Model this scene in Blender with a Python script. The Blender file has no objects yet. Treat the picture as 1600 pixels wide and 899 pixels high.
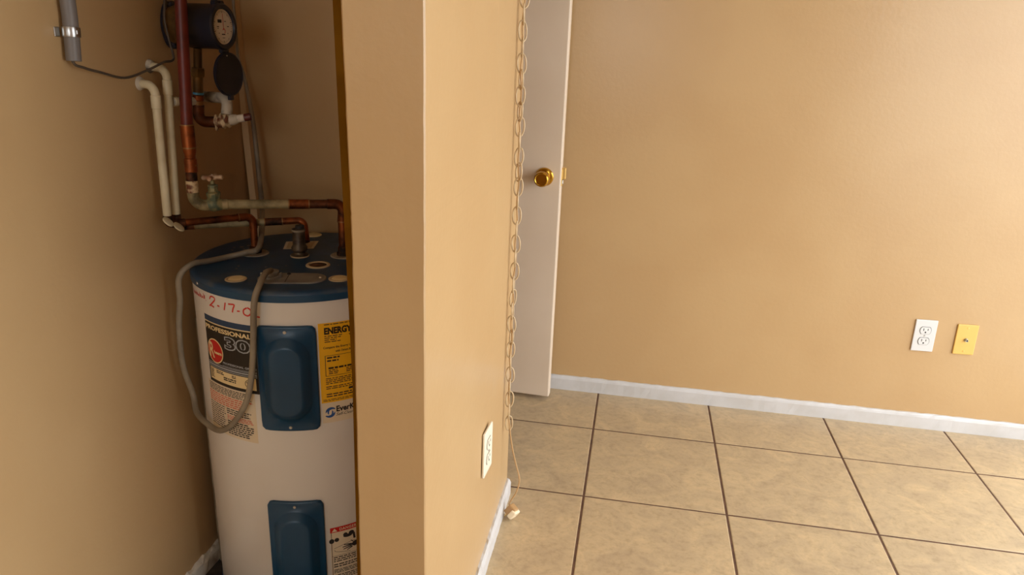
import bpy, bmesh, math, random
from mathutils import Vector, Matrix
rnd = random.Random(7)
scene = bpy.context.scene
COL = scene.collection
# ------------------------------------------------------------------ camera, world, lights, exposure
cam_d = bpy.data.cameras.new('camera'); cam = bpy.data.objects.new('camera', cam_d); COL.objects.link(cam)
cam_d.sensor_fit = 'HORIZONTAL'; cam_d.sensor_width = 36.0; cam_d.lens = 25.857
cam_d.clip_start = 0.02; cam_d.clip_end = 100
_r = Vector((0.98429721, 0.17282246, 0.03593596)); _u = Vector((-0.0879841, 0.30384876, 0.9486489)); _w = Vector((-0.15302874, 0.93691426, -0.31428312))
M4 = Matrix(((_r.x, _u.x, -_w.x, 0.0), (_r.y, _u.y, -_w.y, 0.0), (_r.z, _u.z, -_w.z, 1.245), (0, 0, 0, 1)))
cam.matrix_world = M4
scene.camera = cam
scene.view_settings.view_transform = 'Standard'; scene.view_settings.look = 'None'
scene.view_settings.gamma = 1.0; scene.view_settings.use_curve_mapping = False
scene.view_settings.exposure = 0.0
scene.render.film_transparent = False
wd = bpy.data.worlds.new('sky'); scene.world = wd; wd.use_nodes = True
bg = wd.node_tree.nodes['Background']; bg.inputs[0].default_value = (0.90, 0.95, 1.0, 1); bg.inputs[1].default_value = 5.5

def portal(name, loc, rot, sx, sy):
    l = bpy.data.lights.new(name, 'AREA'); l.shape = 'RECTANGLE'; l.size = sx; l.size_y = sy
    l.cycles.is_portal = True
    o = bpy.data.objects.new(name, l); o.location = loc; o.rotation_euler = rot; COL.objects.link(o)
XR = 1.56            # inner face of the right wall with the sliding door
YF = -1.7            # wall behind the camera
CEIL = 2.44
portal('window_daylight_side', (XR + .07, 1.01, 1.04), (0, math.radians(90), 0), 2.02, 3.02)
portal('rear_fill_portal', (-.30, YF - .07, 1.45), (math.radians(90), 0, 0), .8, 1.0)  # unseen rear opening, added so sky light reaches the closet

# ------------------------------------------------------------------ materials
def mat(name, col, rough=.5, metal=0.0, col2=None, nscale=8.0, lo=.4, hi=.6, bump=0.0, bscale=60.0, detail=5.0, rough2=None, spec=None, coat=0.0, coord='Object', stretch=None, per_object=False):
    m = bpy.data.materials.new(name); m.use_nodes = True
    nt = m.node_tree; b = nt.nodes['Principled BSDF']
    b.inputs['Base Color'].default_value = (*col, 1); b.inputs['Roughness'].default_value = rough; b.inputs['Metallic'].default_value = metal
    if spec is not None: b.inputs['Specular IOR Level'].default_value = spec
    if coat: b.inputs['Coat Weight'].default_value = coat; b.inputs['Coat Roughness'].default_value = .15
    if col2 is not None or bump:
        tc = nt.nodes.new('ShaderNodeTexCoord'); vec = tc.outputs[coord]
        if per_object:
            oi = nt.nodes.new('ShaderNodeObjectInfo'); mu = nt.nodes.new('ShaderNodeMath'); mu.operation = 'MULTIPLY'; mu.inputs[1].default_value = 37.0
            nt.links.new(oi.outputs['Random'], mu.inputs[0])
            ad = nt.nodes.new('ShaderNodeVectorMath'); ad.operation = 'ADD'
            nt.links.new(vec, ad.inputs[0]); nt.links.new(mu.outputs[0], ad.inputs[1]); vec = ad.outputs[0]
        if stretch:
            mp = nt.nodes.new('ShaderNodeMapping'); mp.inputs['Scale'].default_value = stretch
            nt.links.new(vec, mp.inputs['Vector']); vec = mp.outputs[0]
    if col2 is not None:
        n = nt.nodes.new('ShaderNodeTexNoise'); n.inputs['Scale'].default_value = nscale; n.inputs['Detail'].default_value = detail
        nt.links.new(vec, n.inputs['Vector'])
        cr = nt.nodes.new('ShaderNodeValToRGB'); cr.color_ramp.elements[0].position = lo; cr.color_ramp.elements[1].position = hi
        cr.color_ramp.elements[0].color = (*col, 1); cr.color_ramp.elements[1].color = (*col2, 1)
        nt.links.new(n.outputs['Fac'], cr.inputs['Fac']); nt.links.new(cr.outputs['Color'], b.inputs['Base Color'])
        if rough2 is not None:
            mr = nt.nodes.new('ShaderNodeMapRange'); mr.inputs['From Min'].default_value = lo; mr.inputs['From Max'].default_value = hi
            mr.inputs['To Min'].default_value = rough; mr.inputs['To Max'].default_value = rough2
            nt.links.new(n.outputs['Fac'], mr.inputs['Value']); nt.links.new(mr.outputs[0], b.inputs['Roughness'])
    if bump:
        n2 = nt.nodes.new('ShaderNodeTexNoise'); n2.inputs['Scale'].default_value = bscale; n2.inputs['Detail'].default_value = 3
        nt.links.new(vec, n2.inputs['Vector'])
        bp = nt.nodes.new('ShaderNodeBump'); bp.inputs['Strength'].default_value = bump; bp.inputs['Distance'].default_value = .004
        nt.links.new(n2.outputs['Fac'], bp.inputs['Height']); nt.links.new(bp.outputs[0], b.inputs['Normal'])
    return m
def srgb(r, g, b):
    f = lambda c: (c/255/12.92) if c/255 <= .04045 else ((c/255+.055)/1.055)**2.4
    return (f(r), f(g), f(b))
M = {}
M['wall'] = mat('tan_wall_paint', srgb(194, 160, 114), .30, col2=srgb(190, 155, 109), nscale=2.5, bump=.10, bscale=70, spec=.55)
M['ceiling'] = mat('ceiling_white', srgb(225, 215, 198), .8, bump=.2, bscale=90)
M['trimwhite'] = mat('white_trim_paint', srgb(206, 203, 200), .38, col2=srgb(199, 195, 190), nscale=9, bump=.12, bscale=40)
M['dirtywhite'] = mat('dirty_white_paint', srgb(222, 212, 196), .6, col2=srgb(150, 130, 105), nscale=22, lo=.5, hi=.72, bump=.5, bscale=45)
M['door'] = mat('door_paint', srgb(224, 204, 180), .45, col2=srgb(219, 198, 173), nscale=3, bump=.06, bscale=35)
M['grout'] = mat('grout', srgb(104, 74, 54), .9, col2=srgb(86, 60, 44), nscale=30)
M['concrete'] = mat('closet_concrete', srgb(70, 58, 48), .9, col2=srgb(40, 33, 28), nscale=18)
M['bounce_slab'] = mat('bounce_slab_concrete', srgb(190, 186, 178), .9, col2=srgb(170, 166, 158), nscale=4)
M['jambbrown'] = mat('brown_jamb_wood', srgb(116, 78, 14), .8, col2=srgb(104, 68, 10), nscale=12, spec=.05)
M['brass'] = mat('polished_brass', srgb(206, 160, 62), .16, 1.0)
M['palebrass'] = mat('pale_brass', srgb(232, 196, 120), .35, .6)
M['steel'] = mat('steel', srgb(190, 188, 184), .3, 1.0)
M['plate_white'] = mat('white_plastic', srgb(216, 214, 210), .35)
M['plate_ivory'] = mat('ivory_plastic', srgb(236, 226, 204), .35)
M['plate_almond'] = mat('almond_plastic', srgb(226, 184, 98), .35)
M['slot'] = mat('slot_dark', (.02, .017, .015), .7)
M['chain'] = mat('cream_chain_enamel', srgb(206, 182, 144), .38, col2=srgb(186, 160, 122), nscale=40)
M['cord'] = mat('tan_cord', srgb(186, 150, 104), .5)
M['plug'] = mat('cream_plug', srgb(244, 226, 192), .4)
M['plugtan'] = mat('tan_plug_face', srgb(176, 138, 92), .5)
M['jacket'] = mat('white_enamel_jacket', srgb(226, 220, 212), .32, col2=srgb(218, 210, 200), nscale=4, lo=.45, hi=.7)
M['blue'] = mat('blue_enamel', srgb(16, 66, 100), .34, col2=srgb(20, 60, 88), nscale=9, lo=.45, hi=.7, bump=.03, bscale=120)
M['bluetop'] = mat('dusty_blue_enamel', srgb(24, 62, 94), .42, col2=srgb(92, 96, 96), nscale=13, lo=.52, hi=.80, bump=.04, bscale=120, rough2=.8)
M['foam'] = mat('cream_foam', srgb(236, 212, 160), .8)
M['foamrim'] = mat('tan_plastic_rim', srgb(196, 172, 132), .6)
M['collar'] = mat('grey_tan_collar', srgb(170, 154, 130), .6, col2=srgb(140, 124, 102), nscale=30)
M['greyplate'] = mat('grey_galvanised_plate', srgb(150, 143, 132), .5, .2, col2=srgb(116, 108, 96), nscale=16, lo=.45, hi=.7)
M['paper'] = mat('aged_paper', srgb(230, 214, 186), .6, col2=srgb(220, 202, 172), nscale=10)
M['black'] = mat('black_print', srgb(26, 18, 16), .45)
M['ink'] = mat('ink', srgb(40, 34, 34), .6)
M['silver'] = mat('silver_print', srgb(168, 172, 178), .45)
M['navy'] = mat('navy_print', srgb(34, 60, 92), .45)
M['creamprint'] = mat('cream_print', srgb(236, 212, 160), .5)
M['red'] = mat('red_print', srgb(196, 26, 24), .45)
M['redtext'] = mat('red_fine_print', srgb(214, 120, 96), .6)
M['marker'] = mat('red_marker', srgb(206, 44, 34), .6)
M['yellow'] = mat('yellow_print', srgb(244, 182, 22), .5)
M['swirl'] = mat('blue_swirl', srgb(38, 84, 150), .5)
M['copper'] = mat('tarnished_copper', srgb(156, 86, 44), .38, .8, col2=srgb(62, 36, 22), nscale=30, lo=.42, hi=.68, rough2=.6)
M['copperdark'] = mat('dark_copper', srgb(112, 66, 40), .45, .7, col2=srgb(50, 36, 26), nscale=40, lo=.4, hi=.62, rough2=.7)
M['redpipe'] = mat('oxide_red_paint', srgb(112, 40, 30), .42, col2=srgb(84, 28, 22), nscale=18)
M['patina'] = mat('weathered_pipe', srgb(168, 152, 112), .6, .1, col2=srgb(92, 84, 56), nscale=34, lo=.42, hi=.66, bump=.25, bscale=60)
M['paintdrip'] = mat('paint_spattered_copper', srgb(112, 64, 40), .6, .1, col2=srgb(216, 192, 152), nscale=60, lo=.42, hi=.54, bump=.6, bscale=50)
M['greenvalve'] = mat('verdigris_brass', srgb(150, 142, 100), .55, .3, col2=srgb(92, 104, 84), nscale=60, lo=.44, hi=.6)
M['handle'] = mat('valve_handle_pale', srgb(206, 180, 150), .5, .2, col2=srgb(150, 110, 84), nscale=60)
M['solder'] = mat('solder_ring', srgb(160, 118, 74), .35, .6)
M['cpvc'] = mat('white_pipe_paint', srgb(226, 214, 180), .42, col2=srgb(206, 192, 156), nscale=12)
M['dirtypipe'] = mat('grimy_white_pipe', srgb(200, 190, 172), .55, col2=srgb(104, 94, 82), nscale=30, lo=.5, hi=.66, bump=.4, bscale=40)
M['conduit'] = mat('grey_conduit', srgb(120, 112, 106), .45)
M['wire'] = mat('brown_grey_wire', srgb(84, 72, 60), .5)
M['cable'] = mat('grey_flexible_cable', srgb(150, 138, 118), .5, col2=srgb(128, 116, 98), nscale=14)
M['meterblack'] = mat('black_meter_shell', srgb(22, 22, 32), .38, col2=srgb(34, 34, 48), nscale=14)
M['meterbronze'] = mat('aged_bronze', srgb(140, 108, 60), .45, .6, col2=srgb(92, 70, 40), nscale=20)
M['valvebronze'] = mat('dull_valve_bronze', srgb(104, 88, 66), .5, .4, col2=srgb(66, 52, 40), nscale=40)
M['stand'] = mat('stained_pale_pipe', srgb(176, 162, 138), .6, col2=srgb(130, 116, 94), nscale=14)
M['dial'] = mat('dial_white', srgb(236, 224, 204), .4)
M['bluetape'] = mat('blue_tape', srgb(96, 160, 200), .5)
M['palestrip'] = mat('pale_corner_strip', srgb(222, 190, 146), .5)
def tile_material():
    m = bpy.data.materials.new('beige_stone_tile'); m.use_nodes = True; nt = m.node_tree; b = nt.nodes['Principled BSDF']
    tc = nt.nodes.new('ShaderNodeTexCoord'); oi = nt.nodes.new('ShaderNodeObjectInfo')
    mu = nt.nodes.new('ShaderNodeMath'); mu.operation = 'MULTIPLY'; mu.inputs[1].default_value = 53.0; nt.links.new(oi.outputs['Random'], mu.inputs[0])
    ad = nt.nodes.new('ShaderNodeVectorMath'); ad.operation = 'ADD'; nt.links.new(tc.outputs['Object'], ad.inputs[0]); nt.links.new(mu.outputs[0], ad.inputs[1])
    mp = nt.nodes.new('ShaderNodeMapping'); mp.inputs['Scale'].default_value = (1, 1.12, 1); mp.inputs['Rotation'].default_value = (0, 0, .1); nt.links.new(ad.outputs[0], mp.inputs['Vector'])
    n1 = nt.nodes.new('ShaderNodeTexNoise'); n1.inputs['Scale'].default_value = 11; n1.inputs['Detail'].default_value = 9; n1.inputs['Roughness'].default_value = .7; n1.inputs['Distortion'].default_value = 1.1
    n2 = nt.nodes.new('ShaderNodeTexNoise'); n2.inputs['Scale'].default_value = 55; n2.inputs['Detail'].default_value = 6; n2.inputs['Roughness'].default_value = .7
    for n in (n1, n2): nt.links.new(mp.outputs[0], n.inputs['Vector'])
    c1 = nt.nodes.new('ShaderNodeValToRGB'); e = c1.color_ramp.elements
    e[0].position = .34; e[0].color = (*srgb(176, 154, 123), 1); e[1].position = .68; e[1].color = (*srgb(204, 178, 138), 1)
    k = e.new(.5); k.color = (*srgb(188, 165, 130), 1)
    nt.links.new(n1.outputs['Fac'], c1.inputs['Fac'])
    c2 = nt.nodes.new('ShaderNodeValToRGB'); e = c2.color_ramp.elements
    e[0].position = .30; e[0].color = (.66, .64, .60, 1); e[1].position = .52; e[1].color = (1, 1, 1, 1)
    nt.links.new(n2.outputs['Fac'], c2.inputs['Fac'])
    mx = nt.nodes.new('ShaderNodeMix'); mx.data_type = 'RGBA'; mx.blend_type = 'MULTIPLY'; mx.inputs[0].default_value = .55
    nt.links.new(c1.outputs[0], mx.inputs[6]); nt.links.new(c2.outputs[0], mx.inputs[7]); nt.links.new(mx.outputs[2], b.inputs['Base Color'])
    b.inputs['Roughness'].default_value = .34; b.inputs['Specular IOR Level'].default_value = .5
    bp = nt.nodes.new('ShaderNodeBump'); bp.inputs['Strength'].default_value = .12; bp.inputs['Distance'].default_value = .003
    nt.links.new(n2.outputs['Fac'], bp.inputs['Height']); nt.links.new(bp.outputs[0], b.inputs['Normal'])
    return m
M['tile'] = tile_material()

# ------------------------------------------------------------------ builders
def mk(name, verts, faces, material, parent=None, smooth=False, auto=None):
    me = bpy.data.meshes.new(name); me.from_pydata([tuple(v) for v in verts], [], faces); me.validate()
    bm = bmesh.new(); bm.from_mesh(me); bmesh.ops.recalc_face_normals(bm, faces=bm.faces[:]); bm.to_mesh(me); bm.free()
    if material: me.materials.append(M[material])
    o = bpy.data.objects.new(name, me); COL.objects.link(o)
    if smooth:
        for p in me.polygons: p.use_smooth = True
        if auto is not None:
            try: me.set_sharp_from_angle(angle=math.radians(auto))
            except Exception: pass
    if parent is not None:
        o.parent = parent
        bpy.context.view_layer.update()
        o.matrix_parent_inverse = parent.matrix_world.inverted()
    return o
def tag(o, label=None, cat=None, group=None, kind=None):
    if label: o['label'] = label
    if cat: o['category'] = cat
    if group: o['group'] = group
    if kind: o['kind'] = kind
    return o
def thing(name, label, cat, loc, group=None):
    o = bpy.data.objects.new(name, None); o.empty_display_size = .05; COL.objects.link(o); o.location = loc
    return tag(o, label, cat, group)
def box(name, x0, x1, y0, y1, z0, z1, material, parent=None, bevel=0.0, seg=2, T=None):
    bm = bmesh.new()
    bmesh.ops.create_cube(bm, size=1.0, matrix=Matrix.Translation(((x0+x1)/2, (y0+y1)/2, (z0+z1)/2)) @ Matrix.Diagonal((x1-x0, y1-y0, z1-z0, 1)))
    if bevel: bmesh.ops.bevel(bm, geom=bm.edges[:], offset=bevel, segments=seg, profile=.5, affect='EDGES')
    if T is not None: bmesh.ops.transform(bm, matrix=T, verts=bm.verts[:])
    V = [v.co[:] for v in bm.verts]; bm.verts.index_update(); F = [[v.index for v in f.verts] for f in bm.faces]; bm.free()
    return mk(name, V, F, material, parent)
def catmull(P, n=8):
    P = [Vector(p) for p in P]; Q = [P[0]*2-P[1]] + P + [P[-1]*2-P[-2]]; out = []
    for i in range(1, len(Q)-2):
        a, b, c, d = Q[i-1], Q[i], Q[i+1], Q[i+2]
        for k in range(n):
            t = k/n
            out.append(.5*((2*b)+(c-a)*t+(2*a-5*b+4*c-d)*t*t+(3*b-a-3*c+d)*t**3))
    out.append(P[-1]); return out
def tube(name, P, r, material, parent=None, seg=16, flat=1.0, closed=False):
    P = [Vector(p) for p in P]; n = len(P)
    R = r if isinstance(r, (list, tuple)) else [r]*n
    T = []
    for i in range(n):
        if closed: t = P[(i+1) % n]-P[i-1]
        else: t = P[min(i+1, n-1)]-P[max(i-1, 0)]
        T.append(t.normalized())
    ref = Vector((0, 0, 1)) if abs(T[0].z) < .9 else Vector((1, 0, 0))
    N = (ref - T[0]*ref.dot(T[0])).normalized(); V = []; F = []
    for i in range(n):
        N = (N - T[i]*N.dot(T[i])).normalized(); B = T[i].cross(N)
        for k in range(seg):
            a = 2*math.pi*k/seg
            V.append(P[i] + N*math.cos(a)*R[i] + B*math.sin(a)*R[i]*flat)
    m = n if closed else n-1
    for i in range(m):
        j = (i+1) % n
        for k in range(seg):
            F.append([i*seg+k, i*seg+(k+1) % seg, j*seg+(k+1) % seg, j*seg+k])
    if not closed: F.append(list(range(seg))); F.append([(n-1)*seg+k for k in range(seg)])
    return mk(name, V, F, material, parent, True, 50)
def arc_elbow(A, Bc, C, rad, n=8):
    """points of a bend of radius rad at corner Bc between A and C"""
    A, Bc, C = Vector(A), Vector(Bc), Vector(C); d1 = (A-Bc).normalized(); d2 = (C-Bc).normalized()
    half = d1.angle(d2)/2; t = rad/math.tan(half)
    s, e = Bc+d1*t, Bc+d2*t; c = Bc+(d1+d2).normalized()*(rad/math.sin(half)); out = []
    v1, v2 = s-c, e-c; th = v1.angle(v2)
    for k in range(n+1):
        f = k/n; out.append(c + (v1*math.sin((1-f)*th)+v2*math.sin(f*th))/math.sin(th))
    return out
def revolve(name, prof, origin, axis, material, parent=None, seg=32, sx=1.0, auto=35, up=None):
    """prof: (radius, height along axis); closed at r=0"""
    ax = Vector(axis).normalized(); ref = Vector(up) if up else (Vector((0, 0, 1)) if abs(ax.z) < .9 else Vector((1, 0, 0)))
    e1 = (ref-ax*ref.dot(ax)).normalized(); e2 = ax.cross(e1); O = Vector(origin); V = []; rows = []; F = []
    for (r, h) in prof:
        if r < 1e-7: rows.append([len(V)]); V.append(O+ax*h)
        else:
            rows.append(list(range(len(V), len(V)+seg)))
            for k in range(seg):
                a = 2*math.pi*k/seg; V.append(O+ax*h+e1*math.cos(a)*r+e2*math.sin(a)*r*sx)
    for a, b in zip(rows, rows[1:]):
        for k in range(seg):
            k2 = (k+1) % seg
            if len(a) == 1 and len(b) == 1: continue
            if len(a) == 1: F.append([a[0], b[k], b[k2]])
            elif len(b) == 1: F.append([a[k], a[k2], b[0]])
            else: F.append([a[k], a[k2], b[k2], b[k]])
    return mk(name, V, F, material, parent, True, auto)
def cyl(name, A, Bp, r, material, parent=None, seg=20, ch=.0012):
    A, Bp = Vector(A), Vector(Bp); L = (Bp-A).length
    return revolve(name, [(0, 0), (r-ch, 0), (r, ch), (r, L-ch), (r-ch, L), (0, L)], A, Bp-A, material, parent, seg)
def struct(o, label=None): o['kind'] = 'structure'; return o

# ------------------------------------------------------------------ setting
XL = -.95; YB = 2.557; DL, DR, DF, DE = -.408, -.292, .995, 1.83; CB = 1.69
S = .40625; GX, GY = -.0692, 2.2695; G = .0033
HX = -2.2
# grout bed and tiles
fl = struct(box('floor', HX, XR, YF, YB, -.06, -.0014, 'grout'))
bm = bmesh.new(); k = 0
def tile(x0, x1, y0, y1):
    if x1-x0 < .012 or y1-y0 < .012: return
    cx, cy = (x0+x1)/2, (y0+y1)/2; a, b_ = (x1-x0)/2, (y1-y0)/2; e = .0024; zt = rnd.uniform(-.0003, .0003)
    key = (round(a, 4), round(b_, 4))
    V = [(-a, -b_, -.0016), (a, -b_, -.0016), (a, b_, -.0016), (-a, b_, -.0016), (-a, -b_, -.0007), (a, -b_, -.0007), (a, b_, -.0007), (-a, b_, -.0007),
         (-a+e, -b_+e, 0), (a-e, -b_+e, 0), (a-e, b_-e, 0), (-a+e, b_-e, 0)]
    F = [[8, 9, 10, 11]] + [[i, (i+1) % 4, 4+(i+1) % 4, 4+i] for i in range(4)] + [[4+i, 4+(i+1) % 4, 8+(i+1) % 4, 8+i] for i in range(4)]
    if key in tile.cache: o = bpy.data.objects.new('tile', tile.cache[key]); COL.objects.link(o)
    else:
        o = mk('tile', V, F, 'tile'); tile.cache[key] = o.data
    o.location = (cx, cy, zt); o.parent = fl
tile.cache = {}
for i in range(-7, 6):
    for j in range(-14, 2):
        x0, x1 = GX+i*S+G, GX+(i+1)*S-G; y0, y1 = GY+(j-1)*S+G, GY+j*S-G
        x0, x1 = max(x0, HX+.003), min(x1, XR-.003); y0, y1 = max(y0, YF+.003), min(y1, YB-.003)
        if x1 <= x0 or y1 <= y0: continue
        if x1 < XL-.02 and y1 < CB+.1: continue           # outside the rooms
        if y1 < CB+.1: x0 = max(x0, XL+.003)
        if x1 > x0: tile(x0, x1, y0, y1)
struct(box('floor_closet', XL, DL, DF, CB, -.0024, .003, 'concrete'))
# walls
struct(box('wall_back', HX, XR+.14, YB, YB+.12, -.06, CEIL+.1, 'wall'))
struct(box('wall_left', XL-.12, XL, YF, CB+.12, -.06, CEIL+.1, 'wall'))
struct(box('wall_closet_back', XL, DL+.002, CB, CB+.12, -.06, CEIL+.1, 'wall'))
struct(box('wall_passage_side', HX, XL-.12, CB, CB+.12, -.06, CEIL+.1, 'wall'))
struct(box('wall_passage_end', HX-.12, HX, CB, YB+.12, -.06, CEIL+.1, 'wall'))
struct(box('ceiling', HX-.12, XR+.14, YF-.12, YB+.12, CEIL, CEIL+.1, 'ceiling'))
# right wall with a sliding-door opening, front wall with an added closet-fill opening
def wall_hole(name, axis, p0, p1, a0, a1, z0, z1, b0, b1, h0, h1):
    """one wall mesh of four boxes round an opening"""
    V = []; F = []
    def add(q0, q1, c0, c1):
        n = len(V)
        for z in (c0, c1):
            for (pa, aa) in ((p0, q0), (p1, q0), (p1, q1), (p0, q1)):
                V.append((pa, aa, z) if axis == 'x' else (aa, pa, z))
        F.extend([[n, n+1, n+2, n+3], [n+4, n+5, n+6, n+7]] + [[n+i, n+(i+1) % 4, n+4+(i+1) % 4, n+4+i] for i in range(4)])
    add(a0, b0, z0, z1); add(b1, a1, z0, z1); add(b0, b1, h1, z1)
    if h0 > z0+.01: add(b0, b1, z0, h0)
    return struct(mk(name, V, F, 'wall'))
wall_hole('wall_right', 'x', XR, XR+.14, YF-.12, YB, -.06, CEIL+.1, -.50, 2.52, 0.0, 2.05)
wall_hole('wall_front', 'y', YF-.12, YF, XL-.12, XR, -.06, CEIL+.1, -.70, .10, .95, 1.95)
def frame(name, axis, p0, p1, b0, b1, h0, h1, w=.05, bars=()):
    root = bpy.data.objects.new(name, None); COL.objects.link(root); root.location = ((p0+p1)/2, (b0+b1)/2, h0) if axis == 'x' else ((b0+b1)/2, (p0+p1)/2, h0); root['kind'] = 'structure'
    def bx(nm, q0, q1, c0, c1):
        if axis == 'x': box(nm, p0, p1, q0, q1, c0, c1, 'trimwhite', root, .003)
        else: box(nm, q0, q1, p0, p1, c0, c1, 'trimwhite', root, .003)
    bx('window_frame', b0, b0+w, h0, h1); bx('window_frame', b1-w, b1, h0, h1); bx('window_frame', b0+w, b1-w, h1-w, h1); bx('window_frame', b0+w, b1-w, h0, h0+.03)
    for q in bars: bx('window_bar', q-.025, q+.025, h0+.03, h1-w)
frame('window_1', 'x', XR+.03, XR+.11, -.50, 2.52, 0.0, 2.05, w=.035, bars=(.975,))
frame('rear_fill_opening', 'y', YF-.09, YF-.03, -.70, .10, .95, 1.95, bars=())  # frame of the added rear fill-light opening, out of view
struct(box('floor_bounce_slab', XR+.14, XR+7, -5, 7, -.16, -.06, 'bounce_slab'))  # unseen concrete slab outside, added to bounce daylight in
# divider wall: one mesh, hand-plastered free end with a slightly bowed corner
zs = [0, .36, .52, .66, .814, .93, .996, 1.034, 1.142, 1.293, 1.8, CEIL]; xl = [-.410, -.410, -.4085, -.407, -.406, -.4053, -.405, -.405, -.407, -.409, -.409, -.409]
zz = []; xx = []
for i in range(len(zs)-1):
    for k in range(6):
        t = k/6; zz.append(zs[i]+(zs[i+1]-zs[i])*t); xx.append(xl[i]+(xl[i+1]-xl[i])*t+rnd.uniform(-.0004, .0004))
zz.append(CEIL); xx.append(xl[-1]); V = []; F = []; n = 10
for z, x in zip(zz, xx):
    c = .0025; w1 = rnd.uniform(-.0003, .0003)
    V += [(x, DF+c, z), (x+c, DF, z), (x+.03, DF+.0004, z), (DR-.03, DF+.0004, z), (DR-c+w1, DF, z), (DR+w1, DF+c, z), (DR, DE-c, z), (DR-c, DE, z), (x+c, DE, z), (x, DE-c, z)]
for i in range(len(zz)-1):
    for k in range(n): F.append([i*n+k, i*n+(k+1) % n, (i+1)*n+(k+1) % n, (i+1)*n+k])
F.append(list(range(n))); F.append([(len(zz)-1)*n+k for k in range(n)])
struct(mk('wall_divider', V, F, 'wall'))
# faint painted board joint on the bright face
V = []; F = []
for i in range(25):
    z = .06+(CEIL-.06)*i/24; y = 1.575-.075*min(z, 1.35)/1.35+rnd.uniform(-.0015, .0015)
    V += [(DR-.001, y-.010, z), (DR+.0003, y-.002, z), (DR+.0003, y+.001, z), (DR-.001, y+.004, z)]
for i in range(24):
    for k in range(3): F.append([i*4+k, i*4+k+1, (i+1)*4+k+1, (i+1)*4+k])
struct(mk('trim_3', V, F, 'wall'))
# brown jamb strip inside the closet opening
V = []; F = []
for z, x in ((0, -.424), (.341, -.4215), (.716, -.418), (.93, -.421), (1.139, -.425), (1.293, -.427), (CEIL, -.428)):
    V += [(x, 1.012, z), (-.404, 1.012, z), (-.404, 1.06, z), (x, 1.06, z)]
for i in range(6):
    for k in range(4): F.append([i*4+k, i*4+(k+1) % 4, (i+1)*4+(k+1) % 4, (i+1)*4+k])
F += [[0, 1, 2, 3], [24, 25, 26, 27]]
struct(mk('trim_1', V, F, 'jambbrown'))
# pale strip standing in the closet corner
V = []; F = []
for z, a, b_ in ((.0, -.948, -.916), (.80, -.9445, -.925), (.858, -.9425, -.926), (1.014, -.9485, -.932), (1.304, -.9495, -.941), (CEIL, -.9495, -.938)):
    V += [(a, CB-.020, z), (b_, CB-.020, z), (b_, CB-.001, z), (a, CB-.001, z)]
for i in range(5):
    for k in range(4): F.append([i*4+k, i*4+(k+1) % 4, (i+1)*4+(k+1) % 4, (i+1)*4+k])
F += [[0, 1, 2, 3], [20, 21, 22, 23]]
struct(mk('trim_2', V, F, 'palestrip'))
# baseboards with eased top edge; ends and caulk slightly uneven
def baseboard(name, P0, P1, nrm, h, t, material='trimwhite', n=60, jit=.0006):
    P0, P1, nrm = Vector(P0), Vector(P1), Vector(nrm); V = []; F = []; pr = [(0, 0), (t, 0), (t, h-.012), (t-.002, h-.005), (t-.006, h), (0, h)]
    for i in range(n+1):
        c = P0.lerp(P1, i/n)
        for (a, z) in pr: V.append(c+nrm*(a+(rnd.uniform(-jit, jit) if a > 0 else 0))+Vector((0, 0, z+(rnd.uniform(-jit, jit)*2 if z > h-.006 else 0))))
    m = len(pr)
    for i in range(n):
        for k in range(m): F.append([i*m+k, i*m+(k+1) % m, (i+1)*m+(k+1) % m, (i+1)*m+k])
    F += [list(range(m)), [n*m+k for k in range(m)]]
    return struct(mk(name, V, F, material))
baseboard('baseboard_back', (-.90, YB, 0), (XR, YB, 0), (0, -1, 0), .056, .012, n=120)
baseboard('baseboard_divider', (DR, DF, 0), (DR, DE-.004, 0), (1, 0, 0), .050, .012)
baseboard('baseboard_left', (XL, YF, 0), (XL, 1.43, 0), (1, 0, 0), .046, .012, 'dirtywhite', n=200, jit=.002)
# passage doorway wall (behind the divider)
wall_hole('wall_passage', 'x', -1.02, -.90, CB+.12, YB, 0, CEIL, 1.87, 2.485, 0, 2.04)
struct(box('trim_4', -.90, -.888, CB+.121, 1.87, 0, 2.09, 'trimwhite', bevel=.002))

# ------------------------------------------------------------------ door, swung open against the back wall
dr = bpy.data.objects.new('door_1', None); COL.objects.link(dr); dr.location = (-.247, 2.44, .014); dr['kind'] = 'structure'
ang = math.radians(-3.2); TD = Matrix.Translation((-.247, 2.44, 0)) @ Matrix.Rotation(ang, 4, 'Z')
DW, DT = .61, .035
box('door_leaf', -DW, 0, 0, DT, .014, 2.03, 'door', dr, .005, 3, T=TD)
kz, kx = .826, -.056
def TP(x, y, z): return TD @ Vector((x, y, z))
axd = (TD.to_3x3() @ Vector((0, -1, 0)))
ros = revolve('rosette', [(.0, 0), (.031, 0), (.031, .003), (.028, .007), (.018, .010), (0, .010)], TP(kx, 0, kz), axd, 'brass', dr, 40)
revolve('knob', [(0, .008), (.012, .008), (.0125, .020), (.019, .030), (.0255, .042), (.0265, .052), (.0235, .060), (.0205, .0615), (.0185, .0600), (0, .0595)], TP(kx, 0, kz), axd, 'brass', dr, 40)
revolve('rosette', [(.0, 0), (.031, 0), (.031, .003), (.028, .007), (0, .010)], TP(kx, DT, kz), -axd, 'brass', dr, 32)
revolve('knob', [(0, .008), (.012, .008), (.0125, .018), (.022, .028), (.024, .036), (.020, .042), (0, .042)], TP(kx, DT, kz), -axd, 'brass', dr, 32)
box('latch_plate', -.001, .0022, .006, .030, kz-.029, kz+.029, 'palebrass', dr, .0008, 1, T=TD)
box('latch_bolt', .0, .013, .012, .030, kz-.006, kz+.032, 'palebrass', dr, .002, 2, T=TD)
box('latch_guard', .0, .006, .010, .024, kz-.022, kz-.008, 'steel', dr, .0015, 1, T=TD)

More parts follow.
